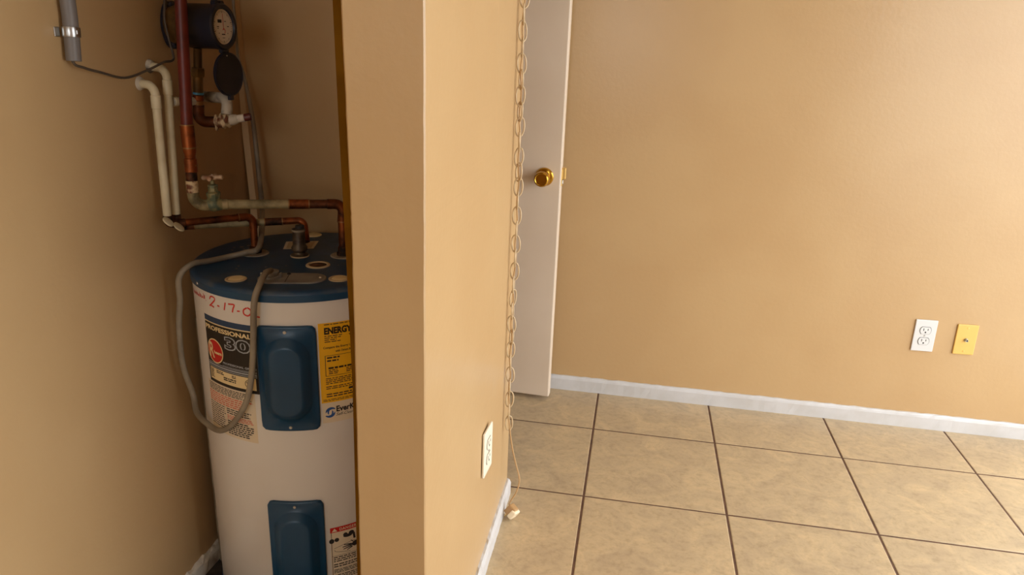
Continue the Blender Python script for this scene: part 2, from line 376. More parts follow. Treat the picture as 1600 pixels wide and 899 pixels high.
# ------------------------------------------------------------------ outlets
def outlet(loc, rotz, rz2, label, plate_mat):
    t = thing('duplex_outlet', label, 'outlet', loc, None)
    T = Matrix.Translation(loc) @ Matrix.Rotation(rotz, 4, 'Z') @ Matrix.Rotation(rz2, 4, 'Y')   # local: -y faces the room, x right, z up
    pl = box('wall_plate', -.035, .035, -.006, .0, -.057, .057, plate_mat, t, .0022, 2, T=T)
    for s in (-1, 1):
        V = []; N = 36; cz = s*.0195
        for y in (-.0055, -.0078):
            for k in range(N):
                a = 2*math.pi*k/N; x = .0172*math.cos(a); z = max(-.0125, min(.0125, .0172*math.sin(a)))
                V.append(T @ Vector((x, y, cz+z)))
        F = [list(range(N, 2*N))] + [[k, (k+1) % N, N+(k+1) % N, N+k] for k in range(N)]
        rc = mk('receptacle', V, F, plate_mat, t)
        V = []
        box('slot', -.0078, -.0056, -.0081, -.0070, cz-.001, cz+.0078, 'slot', rc, T=T)
        box('slot', .0056, .0078, -.0081, -.0070, cz+.0005, cz+.0070, 'slot', rc, T=T)
        revolve('ground_hole', [(0, 0), (.0027, 0), (.0027, .0012), (0, .0012)], T @ Vector((0, -.0070, cz-.0062)), T.to_3x3() @ Vector((0, -1, 0)), 'slot', rc, 16)
        # thin shadow gap round the receptacle
        V = []
        for k in range(N):
            a = 2*math.pi*k/N
            for q in (1.0, 1.09):
                V.append(T @ Vector((.0172*q*math.cos(a), -.00615, cz+max(-.0125*q, min(.0125*q, .0172*q*math.sin(a))))))
        mk('gap', V, [[2*k, 2*k+1, (2*k+3) % (2*N), (2*k+2) % (2*N)] for k in range(N)], 'slot', rc)
    revolve('plate_screw', [(0, 0), (.003, 0), (.0024, .0012), (0, .0015)], T @ Vector((0, -.006, 0)), T.to_3x3() @ Vector((0, -1, 0)), 'steel', t, 16)
    return t
outlet((1.0185, YB, .348), 0, math.radians(-.9), 'white duplex power outlet on the tan back wall beside the yellow plate', 'plate_white')
outlet((DR+.0035, 1.48, .346), math.radians(90-3.5), 0, 'ivory duplex power outlet on the bright side of the dividing wall', 'plate_ivory')
t = thing('coax_plate', 'yellow-almond cable television plate with one centre jack on back wall', 'wall plate', (1.150, YB, .347))
T = Matrix.Translation((1.150, YB, .347)) @ Matrix.Rotation(math.radians(-1.2), 4, 'Y')
box('wall_plate', -.033, .033, -.006, 0, -.054, .054, 'plate_almond', t, .0022, 2, T=T)
jk = revolve('coax_jack', [(0, 0), (.0062, 0), (.0062, .003), (.0047, .003), (.0047, .011), (.003, .011), (.003, .006), (0, .006)], T @ Vector((0, -.006, 0)), (0, -1, 0), 'steel', t, 6)
revolve('jack_core', [(0, .0062), (.0028, .0062), (.0028, .0068), (0, .0068)], T @ Vector((0, -.006, 0)), (0, -1, 0), 'slot', jk, 12)
for s in (-1, 1): revolve('plate_screw', [(0, 0), (.003, 0), (.0024, .0012), (0, .0015)], T @ Vector((0, -.006, s*.042)), (0, -1, 0), 'palebrass', t, 14)

# ------------------------------------------------------------------ swag chain with cord and plug
CX, CY = -.2770, 1.722
ch = thing('swag_lamp_chain', 'cream swag chain with lamp cord hanging beside the dividing wall end', 'chain', (CX, CY, .27))
def link_mesh():
    P = []; hl, hw = .0222, .0102; n = 28
    for k in range(n):
        a = 2*math.pi*k/n; s = math.copysign(abs(math.cos(a))**.85, math.cos(a)); P.append((hw*s, 0, (hl)*math.sin(a)))
    o = tube('link', P, .0019, 'chain', None, 8, closed=True); return o
l0 = link_mesh(); first = True
z = .288; i = 0; rot = .3
while z < CEIL-.03:
    o = l0 if first else l0.copy()
    if not first: COL.objects.link(o)
    first = False
    o.parent = ch; o.matrix_parent_inverse = Matrix.Translation((-CX, -CY, -.27))
    o.location = (CX+.0015*math.sin(z*9)+rnd.uniform(-.0008, .0008), CY+rnd.uniform(-.001, .001), z)
    o.rotation_euler = (rnd.uniform(-.06, .06), rnd.uniform(-.08, .08), .16+(math.pi/2 if i % 2 else 0)+rnd.uniform(-.22, .22)+rnd.choice((0, 0, 0, 0, 0, .6)))
    z += .0352; i += 1
bpy.context.view_layer.update()
P = []
z = CEIL-.01
while z > .30: P.append((CX+.0016*math.sin(z*62)+.0015*math.sin(z*9), CY+.0016*math.cos(z*62), z)); z -= .017
P += [(-.273, 1.722, .275), (-.2655, 1.722, .223), (-.2520, 1.722, .165), (-.2405, 1.722, .120), (-.2465, 1.720, .082), (-.2610, 1.718, .052), (-.2660, 1.716, .040)]
tube('cord', catmull(P, 4), .0021, 'cord', ch, 8)
# plug: wedge body with two blades and a cream clip
T = Matrix.Translation((-.2590, 1.712, .0250)) @ Matrix.Diagonal((1.35, 1.35, 1.2, 1)) @ Matrix.Rotation(.55, 4, 'Y') @ Matrix.Rotation(-.5, 4, 'Z')
pg = box('plug', -.0095, .0095, -.008, .008, -.011, .013, 'plugtan', ch, .003, 2, T=T)
box('plug_clip', .0030, .0150, -.010, .010, -.012, .010, 'plug', pg, .003, 2, T=T)
for s in (-1, 1): box('plug_blade', -.0008, .0008, s*.005-.0025, s*.005+.0025, -.0165, -.010, 'palebrass', pg, T=T)

# ------------------------------------------------------------------ water heater
UC, VC, R, HT = -.689, 1.4334, .2286, .790
wh = thing('water_heater', 'white electric tank water heater with blue top standing in the closet', 'water heater', (UC, VC, .0032))
rad = math.radians
def cp(a, z, r): return Vector((UC+r*math.cos(rad(a)), VC+r*math.sin(rad(a)), z))
revolve('jacket', [(0, .004), (R-.004, .004), (R, .010), (R, .45), (R, .776), (R-.004, .778), (0, .778)], (UC, VC, 0), (0, 0, 1), 'jacket', wh, 128)
revolve('base_ring', [(R-.02, .0032), (R+.0025, .0032), (R+.0025, .022), (R+.0005, .024), (R-.02, .024)], (UC, VC, 0), (0, 0, 1), 'bluetop', wh, 128)
revolve('top_cap', [(R+.0015, .768), (R+.0028, .768), (R+.0028, .7825), (R+.001, .7868), (R-.003, .7892), (R-.009, HT), (R-.03, HT), (0, HT)], (UC, VC, 0), (0, 0, 1), 'bluetop', wh, 128, auto=60)
revolve('cap_band', [(R+.0022, .7685), (R+.0032, .7685), (R+.0032, .7815), (R+.0022, .7820)], (UC, VC, 0), (0, 0, 1), 'blue', wh, 128)
for a, z in ((-128, .776), (-20, .776), (100, .776)):
    p = cp(a, z, R+.003); revolve('cap_screw', [(0, 0), (.0035, 0), (.0028, .0016), (0, .002)], p, p-Vector((UC, VC, z)), 'steel', wh, 12)

def loop_rr(w, h, r, N):
    """star-shaped rounded rectangle sampled by direction"""
    out = []
    for k in range(N):
        a = 2*math.pi*(k+.5)/N; c, s = math.cos(a), math.sin(a); t = 0; lo_, hi_ = 0, 1.0
        for _ in range(30):
            t = (lo_+hi_)/2; x, y = abs(c*t), abs(s*t); dx, dy = max(x-(w-r), 0), max(y-(h-r), 0)
            inside = (x <= w and y <= h and math.hypot(dx, dy) <= r)
            if inside: lo_ = t
            else: hi_ = t
        out.append((c*lo_, s*lo_))
    return out
def panel(name, ac, z0, z1, aw):
    N = 96; zc, hh = (z0+z1)/2, (z1-z0)/2; ww = rad(aw/2)*R
    loops = [(ww, hh, .012, .0), (ww, hh, .012, .0035), (ww-.0012, hh-.0012, .011, .0052), (ww-.004, hh-.004, .010, .0058),
             (.0445, hh-.0225, .044, .0058), (.0435, hh-.0235, .043, .0072), (.030, hh-.036, .0295, .0165), (.0275, hh-.0385, .027, .0185), (.024, hh-.042, .0235, .0190), (.012, hh-.06, .0115, .0190)]
    V = []; F = []
    for (w, h, r, d) in loops:
        for (x, y) in loop_rr(w, h, r, N): V.append(cp(ac+math.degrees(x/R), zc+y, R+d))
    n = len(loops)
    for i in range(n-1):
        for k in range(N): F.append([i*N+k, i*N+(k+1) % N, (i+1)*N+(k+1) % N, (i+1)*N+k])
    V.append(cp(ac, zc, R+.019))
    for k in range(N): F.append([(n-1)*N+k, (n-1)*N+(k+1) % N, len(V)-1])
    o = mk(name, V, F, 'blue', wh, True, 70)
    for z in (z1-.011, z0+.009):
        p = cp(ac, z, R+.0055); revolve('panel_screw', [(0, 0), (.0036, 0), (.0030, .0016), (0, .0022)], p, p-Vector((UC, VC, z)), 'steel', o, 14)
    return o
panel('access_panel', -75.6, .498, .721, 28.6)
panel('access_panel', -76.3, .098, .333, 28.6)

# ---- print wrapped on the jacket
def cgrid(name, a0, a1, z0, z1, d, material, parent, na=None):
    na = na or max(2, int(abs(a1-a0)/2)+1); V = []; F = []
    for i in range(na+1):
        a = a0+(a1-a0)*i/na; V += [cp(a, z0, R+d), cp(a, z1, R+d)]
    for i in range(na): F.append([2*i, 2*i+2, 2*i+3, 2*i+1])
    return mk(name, V, F, material, parent)
def crects(name, rects, d, material, parent):
    V = []; F = []
    for (a0, a1, z0, z1) in rects:
        na = max(1, int(abs(a1-a0)/3)); b = len(V)
        for i in range(na+1):
            a = a0+(a1-a0)*i/na; V += [cp(a, z0, R+d), cp(a, z1, R+d)]
        for i in range(na): F.append([b+2*i, b+2*i+2, b+2*i+3, b+2*i+1])
    return mk(name, V, F, material, parent)
def cpoly(name, polys, d, material, parent):
    """polys: lists of (angle, z) convex-ish outlines"""
    V = []; F = []
    for pl in polys:
        b = len(V); V += [cp(a, z, R+d) for a, z in pl]; F.append(list(range(b, b+len(pl))))
    return mk(name, V, F, material, parent)
def celipse(name, ac, zc, ra, rz, d, material, parent, hole=None, N=40):
    V = []; F = []
    for k in range(N):
        t = 2*math.pi*k/N
        V.append(cp(ac+math.degrees(ra/R)*math.cos(t), zc+rz*math.sin(t), R+d))
        if hole: V.append(cp(ac+math.degrees(ra*hole/R)*math.cos(t), zc+rz*hole*math.sin(t), R+d))
    if hole: F = [[2*k, (2*k+2) % (2*N), (2*k+3) % (2*N), 2*k+1] for k in range(N)]
    else:
        V.append(cp(ac, zc, R+d)); F = [[k, (k+1) % N, N] for k in range(N)]
    return mk(name, V, F, material, parent)
def ctext(name, txt, a0, a1, z0, z1, d, material, parent, bold=0.0, shear=0.0, space=1.0):
    cu = bpy.data.curves.new('txt', 'FONT'); cu.body = txt; cu.offset = bold; cu.shear = shear; cu.space_character = space; cu.resolution_u = 3
    o = bpy.data.objects.new('txt', cu); COL.objects.link(o); dg = bpy.context.evaluated_depsgraph_get(); dg.update()
    me = bpy.data.meshes.new_from_object(o.evaluated_get(dg)); bpy.data.objects.remove(o); bpy.data.curves.remove(cu)
    xs = [v.co.x for v in me.vertices]; ys = [v.co.y for v in me.vertices]; x0, x1, y0, y1 = min(xs), max(xs), min(ys), max(ys)
    V = [cp(a0+(v.co.x-x0)/(x1-x0)*(a1-a0), z0+(v.co.y-y0)/(y1-y0)*(z1-z0), R+d) for v in me.vertices]; F = [list(p.vertices) for p in me.polygons]
    bpy.data.meshes.remove(me)
    return mk(name, V, F, material, parent)
def lines(a0, a1, z0, z1, n, fill=.6, ragged=.25, words=True):
    out = []; dz = (z1-z0)/n
    for i in range(n):
        zt = z1-i*dz; end = a1-(a1-a0)*rnd.uniform(0, ragged); a = a0
        while a < end:
            w = rnd.uniform(.9, 3.0) if words else end-a
            b = min(a+w, end); out.append((a, b, zt-dz*fill, zt)); a = b+.45
    return out
def cstroke(name, strokes, w, d, material, parent):
    """hand-drawn strokes in (arc metres from a=-90deg, z)"""
    V = []; F = []
    for P in strokes:
        Q = [Vector((x, y, 0)) for x, y in P]
        Q = catmull(Q, 5) if len(Q) > 2 else [Q[0], Q[0].lerp(Q[1], .5), Q[1]]
        b = len(V); n = len(Q)
        for i in range(n):
            t = (Q[min(i+1, n-1)]-Q[max(i-1, 0)]).normalized(); nn = Vector((-t.y, t.x, 0))*w
            for q in (Q[i]-nn, Q[i]+nn): V.append(cp(-90+math.degrees(q.x/R), q.y, R+d))
        for i in range(n-1): F.append([b+2*i, b+2*i+2, b+2*i+3, b+2*i+1])
    return mk(name, V, F, material, parent)
# black rating label
rl = cgrid('rating_label', -124.6, -90.4, .573, .7035, .0003, 'black', wh); rl['label'] = 'black label with red round emblem and large 30'
crects('blue_band', [(-124.6, -90.4, .7055, .7175)], .0003, 'navy', rl)
crects('pale_rule', [(-124.6, -90.4, .7030, .7050)], .0006, 'creamprint', rl)
ctext('lettering', 'PROFESSIONAL', -123.9, -92.4, .6885, .6985, .0006, 'creamprint', rl, .035)
ctext('numeral', '30', -109.2, -93.2, .6565, .6855, .0006, 'silver', rl, .06)
ctext('numeral_core', '30', -108.5, -93.9, .6590, .6830, .0008, 'black', rl, .015)
celipse('emblem', -117.3, .6445, .0262, .0262, .0006, 'creamprint', rl)
celipse('emblem_disc', -117.3, .6445, .0238, .0238, .0008, 'red', rl)
ctext('emblem_initial', 'R', -122.0, -117.6, .629, .662, .0010, 'creamprint', rl, .02)
ctext('emblem_name', 'heem', -117.9, -111.8, .639, .6465, .0010, 'creamprint', rl, .04)
ctext('lettering', 'PROFESSIONAL GRADE', -111.5, -91.0, .6235, .6280, .0006, 'silver', rl, .03)
crects('rules', [(-112, -91, .6195, .6203), (-124.0, -91, .6165, .6180), (-124.0, -91, .6115, .6145), (-124.0, -91, .6080, .6095)], .0006, 'silver', rl)
cgrid('data_box', -123.2, -91.8, .5800, .6060, .0006, 'creamprint', rl)
ls = lines(-122.6, -119.5, .5830, .6040, 6, .55, .2) + lines(-117.5, -111, .5960, .6035, 2, .55, .3) + lines(-112, -103, .586, .5945, 2, .6, .2) + lines(-106, -103, .596, .603, 2, .55, .3)
crects('data_text', ls, .0009, 'ink', rl)
celipse('approval_mark', -95.9, .5925, .0085, .0085, .0009, 'ink', rl, .86)
ctext('approval_letter', 'V', -97.3, -94.6, .5885, .5965, .0009, 'ink', rl, .02)
# paper instruction label under it
wl = cgrid('instruction_label', -127.3, -93.2, .4620, .5725, .0003, 'paper', wh)
crects('fine_print', lines(-126, -95, .5520, .5690, 5, .5, .35), .0006, 'ink', wl)
crects('fine_print_red', lines(-126.5, -94.3, .5270, .5510, 5, .6, .2) + lines(-112, -94.5, .5000, .5110, 3, .55, .1), .0006, 'redtext', wl)
crects('fine_print', lines(-126.5, -113, .4720, .5260, 11, .40, .15) + lines(-112, -94.5, .5120, .5260, 3, .5, .2) + lines(-112, -94.5, .4665, .4990, 7, .55, .25), .0006, 'ink', wl)
# yellow energy label, white brand label, danger label
el = cgrid('energy_label', -60.4, -22, .5525, .7225, .0003, 'yellow', wh); el['label'] = 'yellow energy guide label'
crects('fine_print', lines(-57.5, -40, .7165, .7200, 1, .5), .0006, 'ink', el)
ctext('lettering', 'ENERGYGUIDE', -57.6, -33.5, .6985, .7130, .0006, 'black', el, .05)
cpoly('arrow', [[(-44.6, .700), (-42.9, .700), (-42.9, .694), (-44.6, .694)], [(-45.7, .6945), (-43.75, .6870), (-41.8, .6945)]], .0007, 'black', el)
crects('fine_print', lines(-57.6, -48, .6800, .6960, 4, .42, .4), .0006, 'ink', el)
ctext('lettering', 'Compare the Energy Use of this Water Heater', -58.4, -30, .6675, .6735, .0006, 'ink', el, .02)
ctext('lettering', 'with Others Before You Buy.', -52.5, -37, .6585, .6645, .0006, 'ink', el, .02)
crects('table_rules', [(-57.8, -24, .6535, .6543), (-57.8, -57.5, .6110, .6540), (-57.8, -24, .6102, .6110)], .0006, 'ink', el)
crects('table_text', lines(-56.8, -50, .6380, .6510, 2, .5, .2) + lines(-56.2, -51, .6125, .6235, 3, .5, .2) + lines(-47.5, -26, .6125, .6235, 3, .5, .15), .0006, 'ink', el)
crects('table_bar', lines(-56.3, -25, .6250, .6290, 1, .95, 0), .0006, 'black', el)
crects('fine_print', lines(-57.8, -26, .5910, .6060, 4, .45, .15) + lines(-57.8, -26, .5800, .5880, 2, .45, .2) + lines(-57.8, -26, .5625, .5720, 2, .5, .1) + lines(-59.5, -26, .5545, .5600, 2, .4, .1) + [(-46.5, -43.5, .5755, .5800)], .0006, 'ink', el)
bl = cgrid('white_label', -60.2, -26, .5080, .5520, .0003, 'paper', wh)
ctext('lettering', 'EverKleen', -53.3, -37.5, .5300, .5430, .0006, 'ink', bl, .035)
ctext('lettering', 'Self-Cleaning', -53.5, -41.5, .5190, .5275, .0006, 'ink', bl, .0, .35)
def swirl(ac, zc, s, ph):
    o, i_ = [], []
    for k in range(12):
        t = k/11; an = ph+t*2.6; ro_ = s*(1-.25*t); o.append((ac+math.degrees(ro_*math.cos(an)/R), zc+ro_*math.sin(an)))
        ri = s*(.82-.5*math.sin(math.pi*t)*.75-.1*t); i_.append((ac+math.degrees(ri*math.cos(an)/R), zc+ri*math.sin(an)))
    return [[o[k], o[k+1], i_[k+1], i_[k]] for k in range(11)]
cpoly('swirl_mark', swirl(-56.3, .5305, .0125, .6) + swirl(-56.3, .5305, .0125, .6+math.pi) + swirl(-56.3, .5305, .007, 1.6) + swirl(-56.3, .5305, .007, 1.6+math.pi), .0006, 'swirl', bl)
dl = cgrid('danger_label', -59.4, -35, .085, .2580, .0003, 'paper', wh); dl['label'] = 'red headed danger label with scalding hand picture'
cgrid('danger_band', -59.4, -35, .2455, .2580, .0006, 'red', dl)
cpoly('warning_triangle', [[(-58.6, .2475), (-55.6, .2475), (-57.1, .2555)]], .0008, 'paper', dl)
ctext('lettering', 'DANGER', -54.4, -45.2, .2480, .2550, .0008, 'paper', dl, .02, space=1.15)
crects('picture_rules', [(-59.0, -58.7, .10, .2455), (-59.0, -36, .1855, .1862), (-44.8, -44.5, .205, .2455)], .0006, 'ink', dl)
hp = []
for (a, z, ra, rz) in ((-57.2, .2245, .0055, .006), (-54.5, .226, .0050, .005), (-48.5, .231, .010, .004), (-46.5, .236, .006, .005), (-49.8, .2345, .005, .005)):
    hp.append([(a+math.degrees(ra/R)*math.cos(2*math.pi*k/14), z+rz*math.sin(2*math.pi*k/14)) for k in range(14)])
hp.append([(-46.0, .236), (-44.6, .234), (-44.2, .219), (-45.4, .219)])
hp = [[(a-1.6, z) for a, z in q] for q in hp]
cpoly('faucet_picture', hp, .0006, 'ink', dl)
hd = [[(-46.5, .2050), (-44.5, .2125), (-41, .2140), (-36, .2100), (-36, .2010), (-41, .2020), (-44.5, .1990)]]
for (x0, z0, x1, z1) in ((-46, .207, -50.2, .2095), (-46.2, .205, -51.0, .2040), (-46, .202, -50.6, .1985), (-45.5, .200, -48.6, .1945), (-45, .2115, -46.4, .2165)):
    hd.append([(x0, z0-.0016), (x0, z0+.0016), (x1, z1+.0010), (x1, z1-.0010)])
hd = [[(a-2.2, z) for a, z in q] for q in hd]
cpoly('hand_picture', hd, .0006, 'ink', dl)
cstroke('basin_picture', [[(rad(90-57.8)*R, .2050), (rad(90-50)*R, .2130), (rad(90-46)*R, .2150)], [(rad(90-57.5)*R, .2015), (rad(90-56.5)*R, .1960), (rad(90-49)*R, .1900)]], .0004, .0006, 'ink', dl)
crects('fine_print', lines(-58.2, -40, .1680, .1830, 3, .5, .2) + lines(-58.2, -40, .1540, .1650, 2, .5, .2) + lines(-58.2, -40, .1400, .1510, 3, .5, .35) + lines(-58.2, -40, .1240, .1370, 3, .5, .3) + lines(-58.2, -40, .09, .120, 6, .5, .3), .0006, 'ink', dl)
# red marker date
def sx(px0): return px0
hw = []
b = rad(-90+90)
def at(a): return rad(a+90)*R
hw.append([(at(-117.6), .7535), (at(-116.4), .7600), (at(-113.9), .7600), (at(-113.6), .7545), (at(-116.6), .7440), (at(-118.0), .7395), (at(-117.2), .7415), (at(-114.4), .7395)])
hw.append([(at(-111.8), .7455), (at(-110.2), .7450)])
hw.append([(at(-106.0), .7560), (at(-107.1), .7400)])
hw.append([(at(-104.2), .7545), (at(-102.5), .7552), (at(-100.6), .7550), (at(-101.4), .7470), (at(-102.0), .7390)])
hw.append([(at(-99.2), .7435), (at(-97.6), .7440)])
hw.append([(at(-93.6), .7530), (at(-95.4), .7480), (at(-95.4), .7400), (at(-93.4), .7370), (at(-91.8), .7420), (at(-91.8), .7500), (at(-93.4), .7535)])
hw.append([(at(-90.6), .7500), (at(-89.4), .7512), (at(-88.9), .7470), (at(-90.4), .7375), (at(-88.9), .7372), (at(-87.2), .7365)])
cstroke('marker_date', hw, .00150, .0004, 'marker', wh)
hs = []; a = -140.0
for k in range(8):
    z0 = .7440+.0006*k; hgt = (.0125, .007, .008, .0105, .007, .0115, .007, .0115)[k]
    hs.append([(at(a), z0+hgt), (at(a+.25), z0), (at(a+1.1), z0+hgt*.75), (at(a+1.35), z0+.001)]); a += 2.35
hs.append([(at(a-.2), .7475), (at(a+.3), .7470)])
cstroke('marker_word', hs, .0008, .0004, 'marker', wh)

# ---- fittings on the top
def topdisc(name, x, y, r, material, h=.002, parent=wh, inner=None, z=HT, seg=36, dish=0.0):
    if inner:
        o = revolve(name, [(0, 0), (r, 0), (r, h*.6), (r-.0015, h), (inner+.0012, h), (inner, h*.3), (0, h*.3)], (x, y, z), (0, 0, 1), material, parent, seg)
    else: o = revolve(name, [(0, 0), (r, 0), (r, h*.6), (r-.0012, h), (0, h+dish)], (x, y, z), (0, 0, 1), material, parent, seg)
    return o
for (x, y) in ((-.751, 1.256), (-.563, 1.314)):
    o = topdisc('foam_plug', x, y, .0205, 'foamrim', .0022, inner=.0148); topdisc('foam_core', x, y, .0145, 'foam', .0012, o, z=HT+.0007)
o = topdisc('open_port', -.640, 1.388, .0250, 'foamrim', .0026, inner=.0180); topdisc('port_recess', -.640, 1.388, .0176, 'copperdark', .0006, o, z=HT+.0008)
topdisc('foam_plug', -.755, 1.618, .0205, 'foam', .002)
topdisc('pipe_collar', -.805, 1.432, .0290, 'collar', .0025); topdisc('pipe_collar', -.617, 1.472, .0290, 'collar', .0025)
# galvanised racetrack cover plate over the wiring box
pc = (-.6495, 1.288); tang = Vector((.962, .273, 0)); nrm = Vector((-.273, .962, 0))
def racetrack(hl, hwid, N=48):
    P = []
    for k in range(N):
        a = 2*math.pi*(k+.5)/N; x = math.cos(a)*hwid+(hl-hwid)*(1 if math.cos(a) > 0 else -1); P.append((x, math.sin(a)*hwid))
    return P
V = []; F = []; N = 48
for (hl, hwd, z) in ((.066, .0315, HT), (.066, .0315, HT+.0022), (.0645, .030, HT+.0030)):
    for x, y in racetrack(hl, hwd, N): p = Vector((pc[0], pc[1], z))+tang*x+nrm*y; V.append(p)
for i in range(2):
    for k in range(N): F.append([i*N+k, i*N+(k+1) % N, (i+1)*N+(k+1) % N, (i+1)*N+k])
F.append([2*N+k for k in range(N)])
cpt = mk('cover_plate', V, F, 'greyplate', wh)
def on_plate(x, y, z=.003): return Vector((pc[0], pc[1], HT+z))+tang*x+nrm*y
p = on_plate(.055, .0); revolve('plate_screw', [(0, 0), (.004, 0), (.003, .002), (0, .0025)], p, (0, 0, 1), 'steel', cpt, 12)
p = on_plate(-.010, .022); revolve('plate_screw', [(0, 0), (.004, 0), (.003, .002), (0, .0025)], p, (0, 0, 1), 'slot', cpt, 12)
V = [on_plate(x, y, .0033) for x, y in ((-.0095, -.029), (-.0080, -.029), (-.0080, .029), (-.0095, .029))]
mk('plate_seam', V, [[0, 1, 2, 3]], 'slot', cpt)
cn = revolve('cable_clamp', [(0, 0), (.0165, 0), (.0165, .004), (.0125, .005), (.0125, .010), (.0150, .0105), (.0150, .013), (.009, .014), (0, .014)], on_plate(-.040, .002), (0, 0, 1), 'greyplate', cpt, 24)
for s in (-1, 1): revolve('clamp_screw', [(0, 0), (.003, 0), (.003, .008), (.0018, .0095), (0, .0095)], on_plate(-.040+s*.0185, .002), (0, 0, 1), 'steel', cn, 10)
# paper stickers
def sticker(P, material='paper'):
    V = [(x, y, HT+.0006) for x, y in P]; o = mk('sticker', V, [[0, 1, 2, 3]], material, wh)
    c = sum((Vector((x, y, 0)) for x, y in P), Vector())/4
    V2 = [c+(Vector((x, y, 0))-c)*.82 for x, y in P]; mk('sticker_print', [(v.x, v.y, HT+.0009) for v in V2], [[0, 1, 2, 3]], 'foamrim', o)
sticker(((-.764, 1.480), (-.703, 1.505), (-.719, 1.570), (-.787, 1.542)))
sticker(((-.650, 1.535), (-.596, 1.548), (-.606, 1.600), (-.664, 1.588)))
V = []; F = []
for (x, y, r_) in ((-.790, 1.335, .0022), (-.785, 1.318, .0020), (-.735, 1.345, .0018), (-.700, 1.365, .0018), (-.600, 1.40, .0018), (-.845, 1.455, .0030), (-.858, 1.470, .0045), (-.872, 1.462, .0032), (-.850, 1.485, .0036), (-.838, 1.468, .0026), (-.864, 1.440, .0026)):
    b_ = len(V); V += [(x+r_*math.cos(q*math.pi/4)*(1+.3*math.sin(q*2.1)), y+r_*math.sin(q*math.pi/4), HT+.0007) for q in range(8)]; F.append(list(range(b_, b_+8)))
mk('paint_specks', V, F, 'collar', wh)['kind'] = 'stuff'
# relief valve
rv = revolve('relief_valve', [(0, 0), (.0185, 0), (.0190, .004), (.0130, .006), (.0125, .010), (.0165, .014), (.0170, .020), (.0135, .026), (.0132, .056), (.0140, .057), (.0140, .0605), (.0110, .062), (0, .062)], (-.7065, 1.443, HT), (0, 0, 1), 'valvebronze', wh, 28)
revolve('valve_band', [(.0132, .0555), (.0143, .0555), (.0143, .0600), (.0132, .0600)], (-.7065, 1.443, HT), (0, 0, 1), 'collar', rv, 28)
revolve('valve_cap', [(0, .062), (.0095, .062), (.0095, .068), (.0085, .069), (0, .069)], (-.703, 1.443, HT), (0, 0, 1), 'slot', rv, 20)
revolve('seal_ring', [(.012, 0), (.0200, 0), (.0200, .0022), (.012, .0028)], (-.7065, 1.443, HT), (0, 0, 1), 'foamrim', rv, 28)

# ------------------------------------------------------------------ pipework
def lerp3(A, B_, t): return Vector(A).lerp(Vector(B_), t)
# cold supply
cw = thing('cold_supply_pipe', 'red-painted riser and copper run with stop valve feeding the heater', 'pipe', (-.617, 1.470, HT+.003))
A0 = Vector((-.870, 1.448, CEIL-.005)); A1 = Vector((-.8695, 1.327, 1.063)); A2 = Vector((-.869, 1.322, .935)); E0 = Vector((-.867, 1.325, .9165)); E1 = Vector((-.617, 1.470, .9060)); E2 = Vector((-.617, 1.471, HT+.002))
tube('red_riser', [A0, lerp3(A0, A1, .5), A1+Vector((0, 0, -.002))], .0113, 'redpipe', cw, 20)
cyl('coupling', A1+Vector((0, 0, .010)), A1+Vector((.0005, 0, -.034)), .0132, 'copper', cw)
tube('reducer', [A1+Vector((.0005, 0, -.034)), A1+Vector((.0008, -.0005, -.042)), A1+Vector((.001, -.001, -.050)), A1+Vector((.001, -.001, -.056))], [.0130, .0122, .0104, .0102], 'copper', cw, 20)
cyl('coupling', A1+Vector((.001, -.001, -.055)), A1+Vector((.0015, -.003, -.082)), .0122, 'copper', cw)
for dz, r in ((-.068, .0128), (-.034, .0136), (.010, .0137)): revolve('solder_ring', [(.010, -.0012), (r, -.0012), (r, .0012), (.010, .0012)], A1+Vector((.001, -.001, dz)), (0, 0, 1), 'solder', cw, 20)
cyl('riser_stub', A1+Vector((.0015, -.003, -.080)), A1+Vector((.002, -.005, -.104)), .0110, 'copperdark', cw)
cyl('spattered_joint', A1+Vector((.002, -.005, -.098)), A1+Vector((.002, -.005, -.122)), .0118, 'paintdrip', cw)
tube('elbow', [A1+Vector((.002, -.005, -.112))] + arc_elbow(A2+Vector((0, 0, .03)), E0+Vector((0, -.002, -.002)), lerp3(E0, E1, .3), .022) + [lerp3(E0, E1, .10)], .0112, 'patina', cw, 18)
ex = (E1-E0).normalized()
vb = lerp3(E0, E1, .1234)
tube('valve_body', [lerp3(E0, E1, t) for t in (.075, .085, .10, .1234, .147, .16, .175)], [.0112, .0122, .0135, .0150, .0135, .0122, .0112], 'greenvalve', cw, 20)
vt = revolve('bonnet', [(.0125, 0), (.0125, .010), (.0140, .012), (.0140, .018), (.0115, .0195), (.0095, .021), (.0095, .030), (.0105, .031), (.0100, .0335), (.0055, .035), (.0045, .036), (.0040, .047), (0, .047)], vb+Vector((0, 0, .006)), (0, 0, 1), 'greenvalve', cw, 8)
hb = vb+Vector((.001, 0, .0545))
hx = Vector((.97, .2, .06)).normalized()
hN = tube('valve_handle', [hb-hx*.0215, hb-hx*.020, hb-hx*.015, hb-hx*.009, hb-hx*.005, hb, hb+hx*.005, hb+hx*.009, hb+hx*.015, hb+hx*.020, hb+hx*.0215], [.002, .0046, .0050, .0040, .0052, .0060, .0052, .0040, .0050, .0046, .002], 'handle', cw, 14)
hy = Vector((-.2, .97, 0))
tube('valve_handle', [hb-hy*.0215, hb-hy*.020, hb-hy*.015, hb-hy*.009, hb+hy*.009, hb+hy*.015, hb+hy*.020, hb+hy*.0215], [.002, .0046, .0050, .0038, .0038, .0050, .0046, .002], 'handle', cw, 14)
revolve('handle_screw', [(0, 0), (.0035, 0), (.003, .0022), (0, .003)], hb+Vector((0, 0, .0045)), (0, 0, 1), 'handle', cw, 12)
cyl('socket', lerp3(E0, E1, .170), lerp3(E0, E1, .215), .0108, 'patina', cw)
